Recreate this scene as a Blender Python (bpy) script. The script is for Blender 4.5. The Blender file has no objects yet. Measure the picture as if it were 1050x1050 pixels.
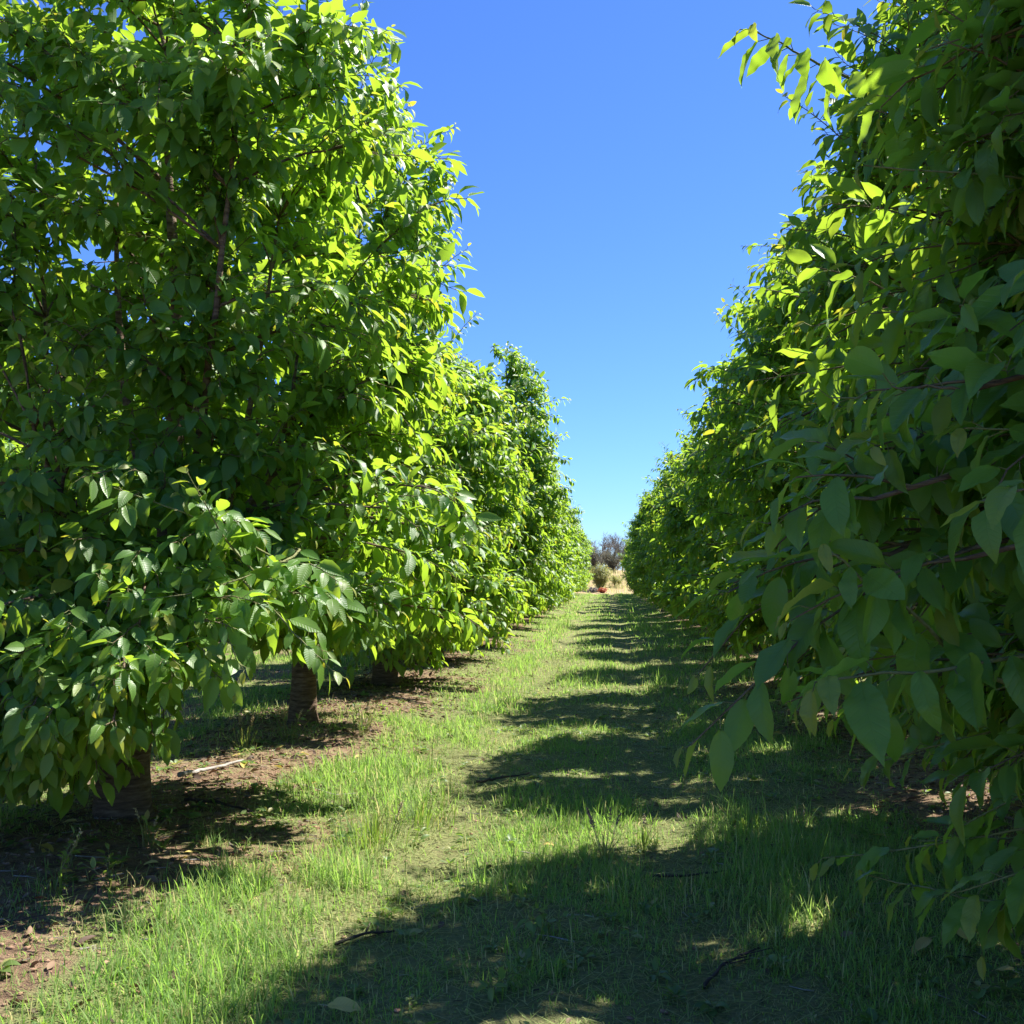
import bpy, math, random
import numpy as np
from mathutils import Vector, Matrix, Euler

SC = bpy.context.scene
COL = SC.collection
R = np.random.default_rng(7)
PI = math.pi
def rad(a): return math.radians(a)
def nrm(a):
    a = np.asarray(a, dtype=float)
    return a / np.maximum(np.linalg.norm(a, axis=-1, keepdims=True), 1e-9)
def smooth(a, b, x):
    t = np.clip((np.asarray(x, float) - a) / (b - a), 0, 1)
    return t * t * (3 - 2 * t)

SUN_AZ, SUN_EL = 38.0, 53.5        # degrees: turned from +X towards +Y; height
# ------------------------------------------------------------------ objects
def tag(o, label=None, cat=None, group=None, kind=None):
    if label: o['label'] = label
    if cat: o['category'] = cat
    if group: o['group'] = group
    if kind: o['kind'] = kind
    return o
def empty(name, loc=(0, 0, 0), rz=0.0, sc=1.0):
    o = bpy.data.objects.new(name, None); COL.objects.link(o)
    o.location = loc; o.rotation_euler = (0, 0, rz); o.scale = (sc,) * 3
    o.empty_display_size = .1
    return o
def link(name, me, parent=None):
    o = bpy.data.objects.new(name, me); COL.objects.link(o)
    if parent: o.parent = parent
    return o

class MB:
    """collects verts / faces (numpy blocks) and builds ONE mesh"""
    def __init__(s):
        s.v = []; s.f = []; s.n = 0; s.m = []; s.a = {}
    def add(s, v, f, mat=0, **att):
        v = np.asarray(v, float).reshape(-1, 3)
        for q in f:
            q = np.asarray(q, int) + s.n
            s.f.append(q); s.m.append(np.full(len(q), mat, int))
        for k, x in att.items():
            s.a.setdefault(k, []).append((s.n, np.broadcast_to(np.asarray(x, float), (len(v),) if k != 'uv' else (len(v), 2))))
        s.v.append(v); s.n += len(v)
    def mesh(s, name, mats, smoothsh=True):
        me = bpy.data.meshes.new(name)
        v = np.concatenate(s.v)
        me.vertices.add(len(v)); me.vertices.foreach_set('co', v.ravel())
        loops = np.concatenate([q.ravel() for q in s.f])
        tot = np.concatenate([np.full(len(q), q.shape[1]) for q in s.f])
        start = np.concatenate([[0], np.cumsum(tot)[:-1]])
        me.loops.add(len(loops)); me.loops.foreach_set('vertex_index', loops)
        me.polygons.add(len(tot)); me.polygons.foreach_set('loop_start', start)
        me.polygons.foreach_set('loop_total', tot)
        me.polygons.foreach_set('material_index', np.concatenate(s.m))
        me.polygons.foreach_set('use_smooth', np.full(len(tot), smoothsh))
        for k, L in s.a.items():
            if k == 'uv':
                uv = np.zeros((len(v), 2))
                for n0, x in L: uv[n0:n0 + len(x)] = x
                lay = me.uv_layers.new(name='UVMap')
                lay.data.foreach_set('uv', uv[loops].ravel())
            else:
                arr = np.zeros(len(v))
                for n0, x in L: arr[n0:n0 + len(x)] = x
                at = me.attributes.new(k, 'FLOAT', 'POINT'); at.data.foreach_set('value', arr)
        for m in mats: me.materials.append(m)
        me.update(calc_edges=True)
        return me

def tube(mb, pts, rad_, sides=6, mat=0, cap=True, wob=None):
    pts = np.asarray(pts, float); k = len(pts)
    r = np.broadcast_to(np.asarray(rad_, float), (k,))
    t = nrm(np.gradient(pts, axis=0))
    ref = np.array([0, 0, 1.]) if abs(t[0, 2]) < .9 else np.array([1., 0, 0])
    u = nrm(np.cross(t, ref)); w = np.cross(t, u)
    a = np.linspace(0, 2 * PI, sides, endpoint=False)
    rr = r[:, None] * (np.ones((k, sides)) if wob is None else wob)
    v = pts[:, None] + rr[..., None] * (np.cos(a)[None, :, None] * u[:, None] + np.sin(a)[None, :, None] * w[:, None])
    i = np.arange(k - 1)[:, None] * sides; j = np.arange(sides)[None]
    j2 = (j + 1) % sides
    q = np.stack([i + j, i + j2, i + sides + j2, i + sides + j], -1).reshape(-1, 4)
    fs = [q]
    if cap:
        fs += [np.arange(sides)[None, ::-1], (np.arange(sides) + (k - 1) * sides)[None]]
    mb.add(v, fs, mat)

# ------------------------------------------------------------------ leaves
TS_LO = np.array([0, .16, .42, .72, 1.]); 
TS_HI = np.array([0, .05, .14, .26, .4, .54, .68, .8, .9, .96, 1.])
def hw(t):     # half width of a cherry leaf, drawn-out tip
    t = np.asarray(t, float)
    a = np.sin(PI * np.clip(t, 0, 1) ** .82) ** .85
    return np.where(t > .84, a * (1 - .45 * smooth(.84, .97, t)), a)
TS_UL = np.concatenate([np.linspace(0, .1, 4), np.linspace(.14, .88, 27), np.linspace(.905, 1, 6)])
def leaf_template(hi):
    T = TS_UL if hi == 'ultra' else TS_HI if hi else TS_LO
    S = np.array([-1, -.5, 0, .5, 1.]) if hi else np.array([-1, 0, 1.])
    tt = np.repeat(T, len(S)); ss = np.tile(S, len(T))
    if hi == 'ultra':            # toothed margin
        ss = np.where((np.abs(ss) == 1) & (np.repeat(np.arange(len(T)) % 2, len(S)) == 1), ss * .945, ss)
    n, m = len(T), len(S)
    i = np.arange(n - 1)[:, None] * m; j = np.arange(m - 1)[None]
    q = np.stack([i + j, i + j + 1, i + m + j + 1, i + m + j], -1).reshape(-1, 4)
    return tt, ss, q
TPL = {False: leaf_template(False), True: leaf_template(True), 'ultra': leaf_template('ultra')}

class Leaves:
    def __init__(s): s.rows = []
    def put(s, P, D, N, L, W, curl, fold, tint, age, Q=None):
        n = len(P)
        b = lambda x: np.broadcast_to(np.asarray(x, float), (n,))[:, None]
        Q = P if Q is None else Q
        s.rows.append(np.concatenate([P, D, N, b(L), b(W), b(curl), b(fold), b(tint), b(age), Q], 1))
    def count(s): return sum(len(r) for r in s.rows)
    def build(s, name, mats, hi=False, petiole=True, rng=R):
        A = np.concatenate(s.rows); n = len(A)
        P, D, N = A[:, 0:3], nrm(A[:, 3:6]), A[:, 6:9]
        N = nrm(N - (N * D).sum(1, keepdims=True) * D); B = np.cross(D, N)
        L, W, cu, fo, ti, ag = [A[:, k][:, None] for k in range(9, 15)]
        Q = A[:, 15:18]
        tt, ss, q = TPL[hi]
        w = hw(tt)[None]
        ripple = 0
        if hi:
            ph = rng.uniform(0, 6.28, (n, 1))
            ripple = .035 * np.sin(tt[None] * 13 + ph) * np.abs(ss)[None] + .02 * np.sin(tt[None] * 24 + 2 * ph) * np.abs(ss)[None]
        side = ss[None] * w * W * .5 * np.cos(fo)
        lift = np.abs(ss)[None] * w * W * .5 * np.sin(fo) + ripple * L * .6
        twist = rng.uniform(-.5, .5, (n, 1)) * tt[None]
        side2 = side * np.cos(twist) - 0 * lift; lift2 = lift + side * np.sin(twist)
        x = tt[None] * L
        ang = cu * tt[None]                     # arc-like droop of the blade
        dx = L * np.where(cu > .01, np.sin(ang) / np.maximum(cu, .01), tt[None])
        dz = -L * np.where(cu > .01, (1 - np.cos(ang)) / np.maximum(cu, .01), 0)
        V = P[:, None] + D[:, None] * dx[..., None] + B[:, None] * side2[..., None] + N[:, None] * (dz + lift2)[..., None]
        k = len(tt)
        F = (q[None] + (np.arange(n) * k)[:, None, None]).reshape(-1, 4)
        uv = np.stack([np.broadcast_to((ss * hw(tt))[None], (n, k)), np.broadcast_to(tt[None], (n, k))], -1).reshape(-1, 2)
        mb = MB()
        mb.add(V.reshape(-1, 3), [F], 0, uv=uv, tint=np.repeat(ti[:, 0], k), age=np.repeat(ag[:, 0], k))
        if petiole:                             # three-sided stalks
            a = np.array([0, 2.1, 4.2])
            ax = nrm(P - Q + 1e-6); u = nrm(np.cross(ax, N + .01)); v = np.cross(ax, u)
            ring = (np.cos(a)[None, :, None] * u[:, None] + np.sin(a)[None, :, None] * v[:, None])
            pr = .0014 if hi else .0022
            V = np.concatenate([Q[:, None] + ring * pr, P[:, None] + D[:, None] * .004 + ring * pr], 1)
            f = np.array([[0, 1, 4, 3], [1, 2, 5, 4], [2, 0, 3, 5]])
            F = (f[None] + (np.arange(n) * 6)[:, None, None]).reshape(-1, 4)
            mb.add(V.reshape(-1, 3), [F], 1, uv=np.zeros((n * 6, 2)), tint=.5, age=0.)
        return mb.mesh(name, mats)

def shoot_leaves(LV, pts, n, size, rng, t0=.12, axis=None, tint=0.5, droop=(.25, .95), young=3, flat=0.0, wd=(.43, .55)):
    """n leaves alternating along a shoot polyline"""
    pts = np.asarray(pts, float); k = len(pts)
    t = np.linspace(t0, 1, n) if n > 1 else np.array([1.])
    x = t * (k - 1)
    P = np.stack([np.interp(x, np.arange(k), pts[:, c]) for c in range(3)], 1)
    T = nrm(np.gradient(pts, axis=0)); T = nrm(np.stack([np.interp(x, np.arange(k), T[:, c]) for c in range(3)], 1))
    ref = np.where(np.abs(T[:, 2:3]) < .92, np.array([[0, 0, 1.]]), np.array([[1., 0, 0]]))
    u = nrm(np.cross(T, ref)); v = np.cross(u, T)
    ph = np.arange(n) * 2.4 + rng.uniform(0, 6.28) + rng.normal(0, .3, n)
    rd = np.cos(ph)[:, None] * u + np.sin(ph)[:, None] * v * (1 - flat)
    rd = nrm(rd)
    fwd = np.linspace(.35, .9, n)[:, None]
    pet = rng.uniform(.018, .034, n)[:, None] * (size / .13)
    pd = nrm(rd * .8 + T * fwd + np.array([0, 0, .1]))
    base = P + pd * pet
    D = nrm(rd * .8 + T * fwd + np.stack([np.zeros(n), np.zeros(n), -rng.uniform(droop[0], droop[1], n)], 1) + rng.normal(0, .12, (n, 3)))
    out = P - (axis if axis is not None else pts[0]); out = nrm(out * np.array([1, 1, 0.15]))
    N = np.array([0, 0, 1.]) + out * .5 + rng.normal(0, .34, (n, 3))
    L = size * np.clip(rng.normal(.96, .2, n), .45, 1.35); age = np.zeros(n)
    y = min(young, n)
    L[n - y:] *= np.linspace(.85, .45, y); age[n - y:] = np.linspace(.1, .75, y)
    L[:2] *= .8
    LV.put(base, D, N, L, L * rng.uniform(wd[0], wd[1], n), rng.uniform(.1, 1.2, n) ** 1.3, rng.uniform(.1, .5, n),
           np.clip(tint + rng.normal(0, .27, n), 0, 1), np.clip(age + rng.normal(0, .05, n) + np.where(rng.random(n) < .012, rng.uniform(.4, .9, n), 0), 0, 1), P)

# ------------------------------------------------------------------ materials
def new_mat(name):
    m = bpy.data.materials.new(name); m.use_nodes = True
    nt = m.node_tree; nt.nodes.clear()
    return m, nt, nt.nodes.new, nt.links.new
def node(nt, t, **kw):
    n = nt.nodes.new(t)
    for k, v in kw.items(): setattr(n, k, v)
    return n
def ramp(nt, fac, stops):
    r = nt.nodes.new('ShaderNodeValToRGB'); e = r.color_ramp.elements
    while len(e) < len(stops): e.new(.5)
    for el, (p, c) in zip(e, stops): el.position = p; el.color = (*c, 1)
    nt.links.new(fac, r.inputs['Fac']); return r.outputs['Color']
def mixc(nt, f, a, b, mode='MIX'):
    m = node(nt, 'ShaderNodeMix', data_type='RGBA', blend_type=mode)
    for s, x in ((m.inputs[0], f), (m.inputs[6], a), (m.inputs[7], b)):
        if isinstance(x, (int, float)): s.default_value = x
        elif isinstance(x, tuple): s.default_value = (*x, 1)
        else: nt.links.new(x, s)
    return m.outputs[2]
def math_(nt, op, a, b=None, c=None):
    m = node(nt, 'ShaderNodeMath', operation=op)
    for s, x in zip(m.inputs, (a, b, c)):
        if x is None: continue
        if isinstance(x, (int, float)): s.default_value = x
        else: nt.links.new(x, s)
    return m.outputs[0]
def noise(nt, vec, scale, detail=3, rough=.55):
    n = node(nt, 'ShaderNodeTexNoise'); n.inputs['Scale'].default_value = scale
    n.inputs['Detail'].default_value = detail; n.inputs['Roughness'].default_value = rough
    if vec is not None: nt.links.new(vec, n.inputs['Vector'])
    return n.outputs['Fac']

def leaf_material(name, dark, light, young, under, trans, trans_young, tr=.4, rough=.36, veins=True):
    m, nt, N, Lk = new_mat(name)
    at = node(nt, 'ShaderNodeAttribute', attribute_name='tint').outputs['Fac']
    ag = node(nt, 'ShaderNodeAttribute', attribute_name='age').outputs['Fac']
    col = mixc(nt, at, dark, light)
    col = mixc(nt, ag, col, young)
    tcol = mixc(nt, ag, trans, trans_young)
    bump = None
    if veins:
        uv = node(nt, 'ShaderNodeUVMap'); sep = node(nt, 'ShaderNodeSeparateXYZ'); Lk(uv.outputs[0], sep.inputs[0])
        au = math_(nt, 'ABSOLUTE', sep.outputs[0])
        ph = math_(nt, 'MULTIPLY_ADD', au, -.2, sep.outputs[1])
        s = math_(nt, 'SINE', math_(nt, 'MULTIPLY', ph, 66.0))
        v1 = math_(nt, 'SMOOTH_MIN', 1.0, math_(nt, 'POWER', math_(nt, 'MULTIPLY_ADD', s, .5, .5), 9.0), .01)
        mid = math_(nt, 'SUBTRACT', 1.0, math_(nt, 'MULTIPLY', au, 18.0)); mid = math_(nt, 'MAXIMUM', mid, 0.0)
        vein = math_(nt, 'MAXIMUM', math_(nt, 'MULTIPLY', v1, .55), mid)
        col = mixc(nt, math_(nt, 'MULTIPLY', vein, .35), col, (.13, .2, .05))
        bp = node(nt, 'ShaderNodeBump'); bp.inputs['Strength'].default_value = .35; bp.inputs['Distance'].default_value = .004
        Lk(math_(nt, 'SUBTRACT', 1.0, vein), bp.inputs['Height']); bump = bp.outputs[0]
    if veins:
        oc = node(nt, 'ShaderNodeTexCoord').outputs['Object']
        sp = ramp(nt, noise(nt, oc, 55, 3, .6), [(.66, (0, 0, 0)), (.72, (1, 1, 1))])
        col = mixc(nt, math_(nt, 'MULTIPLY', sp, .45), col, (.10, .085, .03))
        du = noise(nt, oc, 9, 3, .6)
        col = mixc(nt, math_(nt, 'MULTIPLY', du, .15), col, (.11, .15, .075))
    geo = node(nt, 'ShaderNodeNewGeometry')
    col = mixc(nt, math_(nt, 'MULTIPLY', geo.outputs['Backfacing'], .75), col, under)
    p = node(nt, 'ShaderNodeBsdfPrincipled'); Lk(col, p.inputs['Base Color'])
    rg = math_(nt, 'MULTIPLY_ADD', geo.outputs['Backfacing'], .3, rough); Lk(rg, p.inputs['Roughness'])
    p.inputs['Specular IOR Level'].default_value = .5
    t = node(nt, 'ShaderNodeBsdfTranslucent'); Lk(tcol, t.inputs['Color'])
    if bump is not None: Lk(bump, p.inputs['Normal'])
    mx = node(nt, 'ShaderNodeMixShader'); mx.inputs[0].default_value = tr
    Lk(p.outputs[0], mx.inputs[1]); Lk(t.outputs[0], mx.inputs[2])
    o = node(nt, 'ShaderNodeOutputMaterial'); Lk(mx.outputs[0], o.inputs[0])
    return m

M = {}
M['leaf'] = leaf_material('cherry leaf', (.046, .145, .030), (.135, .270, .030), (.26, .28, .035), (.11, .215, .085),
                          (.46, .72, .045), (.76, .64, .05), tr=.42, rough=.43)
M['grass'] = leaf_material('grass blade', (.085, .230, .042), (.25, .385, .070), (.68, .56, .30), (.17, .27, .075),
                           (.40, .68, .10), (.70, .58, .29), tr=.46, rough=.5, veins=False)
M['weed'] = leaf_material('weed leaf', (.06, .12, .025), (.13, .20, .05), (.40, .36, .14), (.10, .16, .05),
                          (.36, .55, .06), (.6, .5, .15), tr=.35, rough=.5, veins=False)
M['shrub'] = leaf_material('shrub leaf', (.17, .20, .05), (.28, .29, .08), (.4, .1, .03), (.2, .22, .08),
                           (.5, .55, .12), (.7, .15, .05), tr=.35, rough=.6, veins=False)
M['red'] = leaf_material('red leaf', (.30, .07, .03), (.42, .16, .05), (.4, .2, .06), (.4, .1, .05),
                         (.7, .14, .05), (.7, .2, .05), tr=.3, rough=.6, veins=False)
M['yellow'] = leaf_material('fallen yellow leaf', (.50, .36, .07), (.58, .46, .14), (.28, .15, .05), (.55, .45, .18),
                            (.7, .55, .1), (.4, .2, .05), tr=.2, rough=.6)
M['litter'] = leaf_material('dead leaf', (.07, .042, .028), (.24, .155, .095), (.55, .44, .14), (.17, .11, .07),
                            (.2, .1, .05), (.5, .4, .1), tr=.1, rough=.75, veins=False)
M['grey_leaf'] = leaf_material('grey leaf', (.22, .2, .17), (.3, .28, .25), (.3, .28, .2), (.25, .24, .2),
                               (.3, .3, .25), (.3, .3, .2), tr=.15, rough=.8, veins=False)

M['scrub'] = leaf_material('scrub leaf', (.10, .095, .06), (.19, .18, .11), (.2, .2, .1), (.14, .14, .09),
                            (.2, .22, .1), (.3, .3, .2), tr=.15, rough=.8, veins=False)
def bark_material(name, c0, c1, c2, scale=9, bands=4.0):
    m, nt, N, Lk = new_mat(name)
    tc = node(nt, 'ShaderNodeTexCoord'); mp = node(nt, 'ShaderNodeMapping')
    mp.inputs['Scale'].default_value = (1, 1, bands); mp.inputs['Rotation'].default_value = (.18, .1, 0)
    Lk(tc.outputs['Object'], mp.inputs[0])
    n1 = noise(nt, mp.outputs[0], scale, 6, .65); n2 = noise(nt, tc.outputs['Object'], 3.0, 3); n3 = noise(nt, mp.outputs[0], scale * 3, 4)
    col = ramp(nt, n1, [(.30, c0), (.5, c1), (.72, c2)])
    col = mixc(nt, math_(nt, 'MULTIPLY', n2, .5), col, c1)
    p = node(nt, 'ShaderNodeBsdfPrincipled'); Lk(col, p.inputs['Base Color']); p.inputs['Roughness'].default_value = .85
    p.inputs['Specular IOR Level'].default_value = .25
    h = math_(nt, 'ADD', n1, math_(nt, 'MULTIPLY', n3, .5))
    bp = node(nt, 'ShaderNodeBump'); bp.inputs['Strength'].default_value = .9; bp.inputs['Distance'].default_value = .02
    Lk(h, bp.inputs['Height']); Lk(bp.outputs[0], p.inputs['Normal'])
    o = node(nt, 'ShaderNodeOutputMaterial'); Lk(p.outputs[0], o.inputs[0])
    return m
M['bark'] = bark_material('cherry bark', (.03, .020, .015), (.15, .098, .066), (.34, .25, .18), 8, 6.0)
M['twig'] = bark_material('young bark', (.07, .05, .03), (.16, .12, .07), (.22, .18, .11), 20, 1.5)
M['green_twig'] = bark_material('green shoot bark', (.13, .15, .05), (.19, .20, .08), (.24, .22, .10), 20, 1.0)
M['deadwood'] = bark_material('dead twig', (.025, .018, .014), (.06, .045, .035), (.12, .09, .07), 14, 1.0)
M['greywood'] = bark_material('weathered wood', (.2, .18, .16), (.34, .31, .28), (.45, .42, .38), 14, 1.0)
M['bare'] = bark_material('bare grey bark', (.15, .14, .11), (.23, .215, .18), (.31, .29, .25), 6, 1.0)
def flat_mat(name, c, rough=.6):
    m, nt, N, Lk = new_mat(name)
    tc = node(nt, 'ShaderNodeTexCoord'); n1 = noise(nt, tc.outputs['Object'], 25, 3)
    col = mixc(nt, n1, tuple(x * .75 for x in c), tuple(min(1, x * 1.2) for x in c))
    p = node(nt, 'ShaderNodeBsdfPrincipled'); Lk(col, p.inputs['Base Color']); p.inputs['Roughness'].default_value = rough
    o = node(nt, 'ShaderNodeOutputMaterial'); Lk(p.outputs[0], o.inputs[0]); return m
M['stalk'] = flat_mat('dry stalk', (.48, .38, .2))
M['seed'] = flat_mat('seed head', (.22, .13, .12))
M['petal'] = flat_mat('pale flower', (.75, .75, .62))
M['stake'] = flat_mat('red stake', (.5, .04, .04))

# ------------------------------------------------------------------ terrain functions
_w = np.random.default_rng(3)
_K = [(_w.uniform(0, 6.28), s, _w.uniform(0, 6.28)) for s in (.5, .8, 1.3, 2.1, 3.3, 5.2) for _ in range(4)]
def fn(x, y, f=1.0, o=0.0):
    """smooth noise, about -1..1"""
    r = 0; 
    for a, s, p in _K:
        r = r + np.sin((np.cos(a) * x + np.sin(a) * y) * s * f * 2 + p + o + 1.7 * np.sin((np.sin(a) * x - np.cos(a) * y) * s * f + p * 2 + o)) / (s ** .7)
    return r / 7.0
def gz(x, y):
    x = np.asarray(x, float); y = np.asarray(y, float)
    xm = np.mod(x + 3, 6) - 3 + 0.0                      # distance to a tree line every 6 m (…-3, 3…)
    d = np.abs(np.mod(x + 3 + 3, 6) - 3)
    z = .07 * (1 - smooth(.3, 1.3, d)) + .022 * fn(x, y, .8) + .010 * fn(x, y, 2.6, 3)
    for c in (-.93, .37):
        z = z - .035 * np.exp(-((x - c) / .2) ** 2)
    z = z + 1.7 * smooth(88, 108, y) + 1.2 * smooth(108, 300, y)
    return z * smooth(900, 200, np.hypot(x, y)) if np.ndim(x) else float(z)
def grassiness(x, y):
    x = np.asarray(x, float); y = np.asarray(y, float)
    d = np.abs(np.mod(x + 6, 6) - 3)                     # distance to the nearest tree line
    edge = .88 - .32 * smooth(9, 20, y) + .22 * fn(x, y, .9, 1) + .15 * fn(x, y, 2.5, 2)
    g = smooth(-.18, .22, d - edge)
    for c, wd in ((-.93, .2), (.37, .2)):
        t = np.exp(-((x - c - .08 * fn(x * 0, y, .6)) / wd) ** 2)
        g = g * (1 - t * np.clip(.66 + .7 * fn(x, y, .8, 5), 0, 1) * .92)
    g = g * (1 - .85 * smooth(.28, .5, fn(x, y, 1.7, 9)))
    g = g * (1 - .6 * smooth(.3, .55, fn(x, y, 3.4, 19)))
    g = g * smooth(90, 83, y + 2 * fn(x, y, 1.))
    return g
def grassheight(x, y):
    h = .062 + .05 * fn(x, y, .9, 4) + .03 * fn(x, y, 2.2, 7)
    ridge = np.exp(-((x + 1.35) / .28) ** 2) * (.6 + .5 * fn(x, y, .7, 2)) + .6 * np.exp(-((x - .95) / .3) ** 2) * (.6 + .5 * fn(x, y, .7, 6))
    return np.clip(h + .085 * ridge, .03, .24)

# ------------------------------------------------------------------ ground
def build_ground():
    xs = np.concatenate([-np.geomspace(900, 10.2, 26), np.arange(-10, 10.01, .125), np.geomspace(10.2, 900, 26)])
    ys = np.concatenate([-np.geomspace(400, 3.2, 16), np.arange(-3, 14, .125), np.arange(14, 40, .3), np.arange(40, 112, .8), np.geomspace(113, 1500, 26)])
    X, Y = np.meshgrid(xs, ys)
    Z = gz(X, Y)
    n, m = X.shape
    i = np.arange(n - 1)[:, None] * m; j = np.arange(m - 1)[None]
    q = np.stack([i + j, i + j + 1, i + m + j + 1, i + m + j], -1).reshape(-1, 4)
    mb = MB()
    mb.add(np.stack([X, Y, Z], -1), [q], 0, grass=np.maximum(grassiness(X, Y), .5 * smooth(1.75, 1.35, np.abs(X))).ravel(), dry=smooth(80, 88, Y).ravel())
    m_, nt, N, Lk = new_mat('orchard ground')
    tc = node(nt, 'ShaderNodeTexCoord'); ob = tc.outputs['Object']
    g = node(nt, 'ShaderNodeAttribute', attribute_name='grass').outputs['Fac']
    dry = node(nt, 'ShaderNodeAttribute', attribute_name='dry').outputs['Fac']
    n_big = noise(nt, ob, .9, 4); n_mid = noise(nt, ob, 7, 5, .65); n_fine = noise(nt, ob, 45, 5, .7); n_vf = noise(nt, ob, 160, 3, .7)
    soil = ramp(nt, n_mid, [(.28, (.11, .073, .047)), (.5, (.29, .19, .122)), (.75, (.46, .325, .22))])
    soil = mixc(nt, math_(nt, 'MULTIPLY', ramp(nt, n_vf, [(.42, (0, 0, 0)), (.62, (1, 1, 1))]), .5), soil, (.06, .036, .024))
    thatch = ramp(nt, n_fine, [(.3, (.09, .08, .04)), (.5, (.28, .23, .115)), (.72, (.48, .39, .21))])
    thatch = mixc(nt, math_(nt, 'MULTIPLY_ADD', n_big, .5, .25), thatch, (.11, .18, .05))
    f = math_(nt, 'MULTIPLY_ADD', math_(nt, 'SUBTRACT', n_mid, .5), 1.3, g)
    f = ramp(nt, f, [(.05, (0, 0, 0)), (.4, (1, 1, 1))])
    col = mixc(nt, f, soil, thatch)
    dryc = ramp(nt, n_mid, [(.3, (.26, .18, .10)), (.6, (.46, .34, .19)), (.8, (.52, .42, .25))])
    col = mixc(nt, dry, col, dryc)
    p = node(nt, 'ShaderNodeBsdfPrincipled'); Lk(col, p.inputs['Base Color']); p.inputs['Roughness'].default_value = .95
    p.inputs['Specular IOR Level'].default_value = .15
    h = math_(nt, 'ADD', math_(nt, 'MULTIPLY', n_mid, 1.0), math_(nt, 'ADD', math_(nt, 'MULTIPLY', n_fine, .35), math_(nt, 'MULTIPLY', n_vf, .12)))
    bp = node(nt, 'ShaderNodeBump'); bp.inputs['Strength'].default_value = 1.0; bp.inputs['Distance'].default_value = .07
    Lk(h, bp.inputs['Height']); Lk(bp.outputs[0], p.inputs['Normal'])
    o = node(nt, 'ShaderNodeOutputMaterial'); Lk(p.outputs[0], o.inputs[0])
    tag(link('ground', mb.mesh('ground', [m_])), kind='structure')
build_ground()

# ------------------------------------------------------------------ grass (uncountable)
def blades(mb, P, L, W, az, lean, seg, tint, age, droop=0.6):
    n = len(P)
    t = np.linspace(0, 1, seg + 1)
    d = np.stack([np.cos(az), np.sin(az), 0 * az], 1); s = np.stack([-np.sin(az), np.cos(az), 0 * az], 1)
    ang = lean[:, None] + droop * t[None] * 1.6 * np.clip(lean[:, None] + .3, 0, 1.2)     # bending over
    ang = np.clip(ang, 0, 1.9)
    dt = 1 / seg
    hx = np.concatenate([np.zeros((n, 1)), np.cumsum(np.sin(ang[:, :-1]) * dt, 1)], 1) * L[:, None]
    hz = np.concatenate([np.zeros((n, 1)), np.cumsum(np.cos(ang[:, :-1]) * dt, 1)], 1) * L[:, None]
    C = P[:, None] + d[:, None] * hx[..., None]; C[..., 2] += hz
    wd = (W[:, None] * .5 * np.array([.8, 1.0, .75, .06] if seg == 3 else [1., .8, .06])[None])[..., None]
    V = np.stack([C - s[:, None] * wd, C + s[:, None] * wd], 2)          # n, seg+1, 2, 3
    i = np.arange(seg) * 2
    q = np.stack([i, i + 1, i + 3, i + 2], -1)
    F = (q[None] + (np.arange(n) * (seg + 1) * 2)[:, None, None]).reshape(-1, 4)
    k = (seg + 1) * 2
    mb.add(V.reshape(-1, 3), [F], 0, tint=np.repeat(tint, k), age=np.repeat(age, k))

def in_view(x, y, m=1.3):
    return (x < .43 * y + m) & (x > -.66 * y - m)
def scatter(n, x0, x1, y0, y1, rng, out=.12):
    x = rng.uniform(x0, x1, n); y = rng.uniform(y0, y1, n)
    keep = in_view(x, y) | (rng.random(n) < out)
    return x[keep], y[keep]

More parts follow.
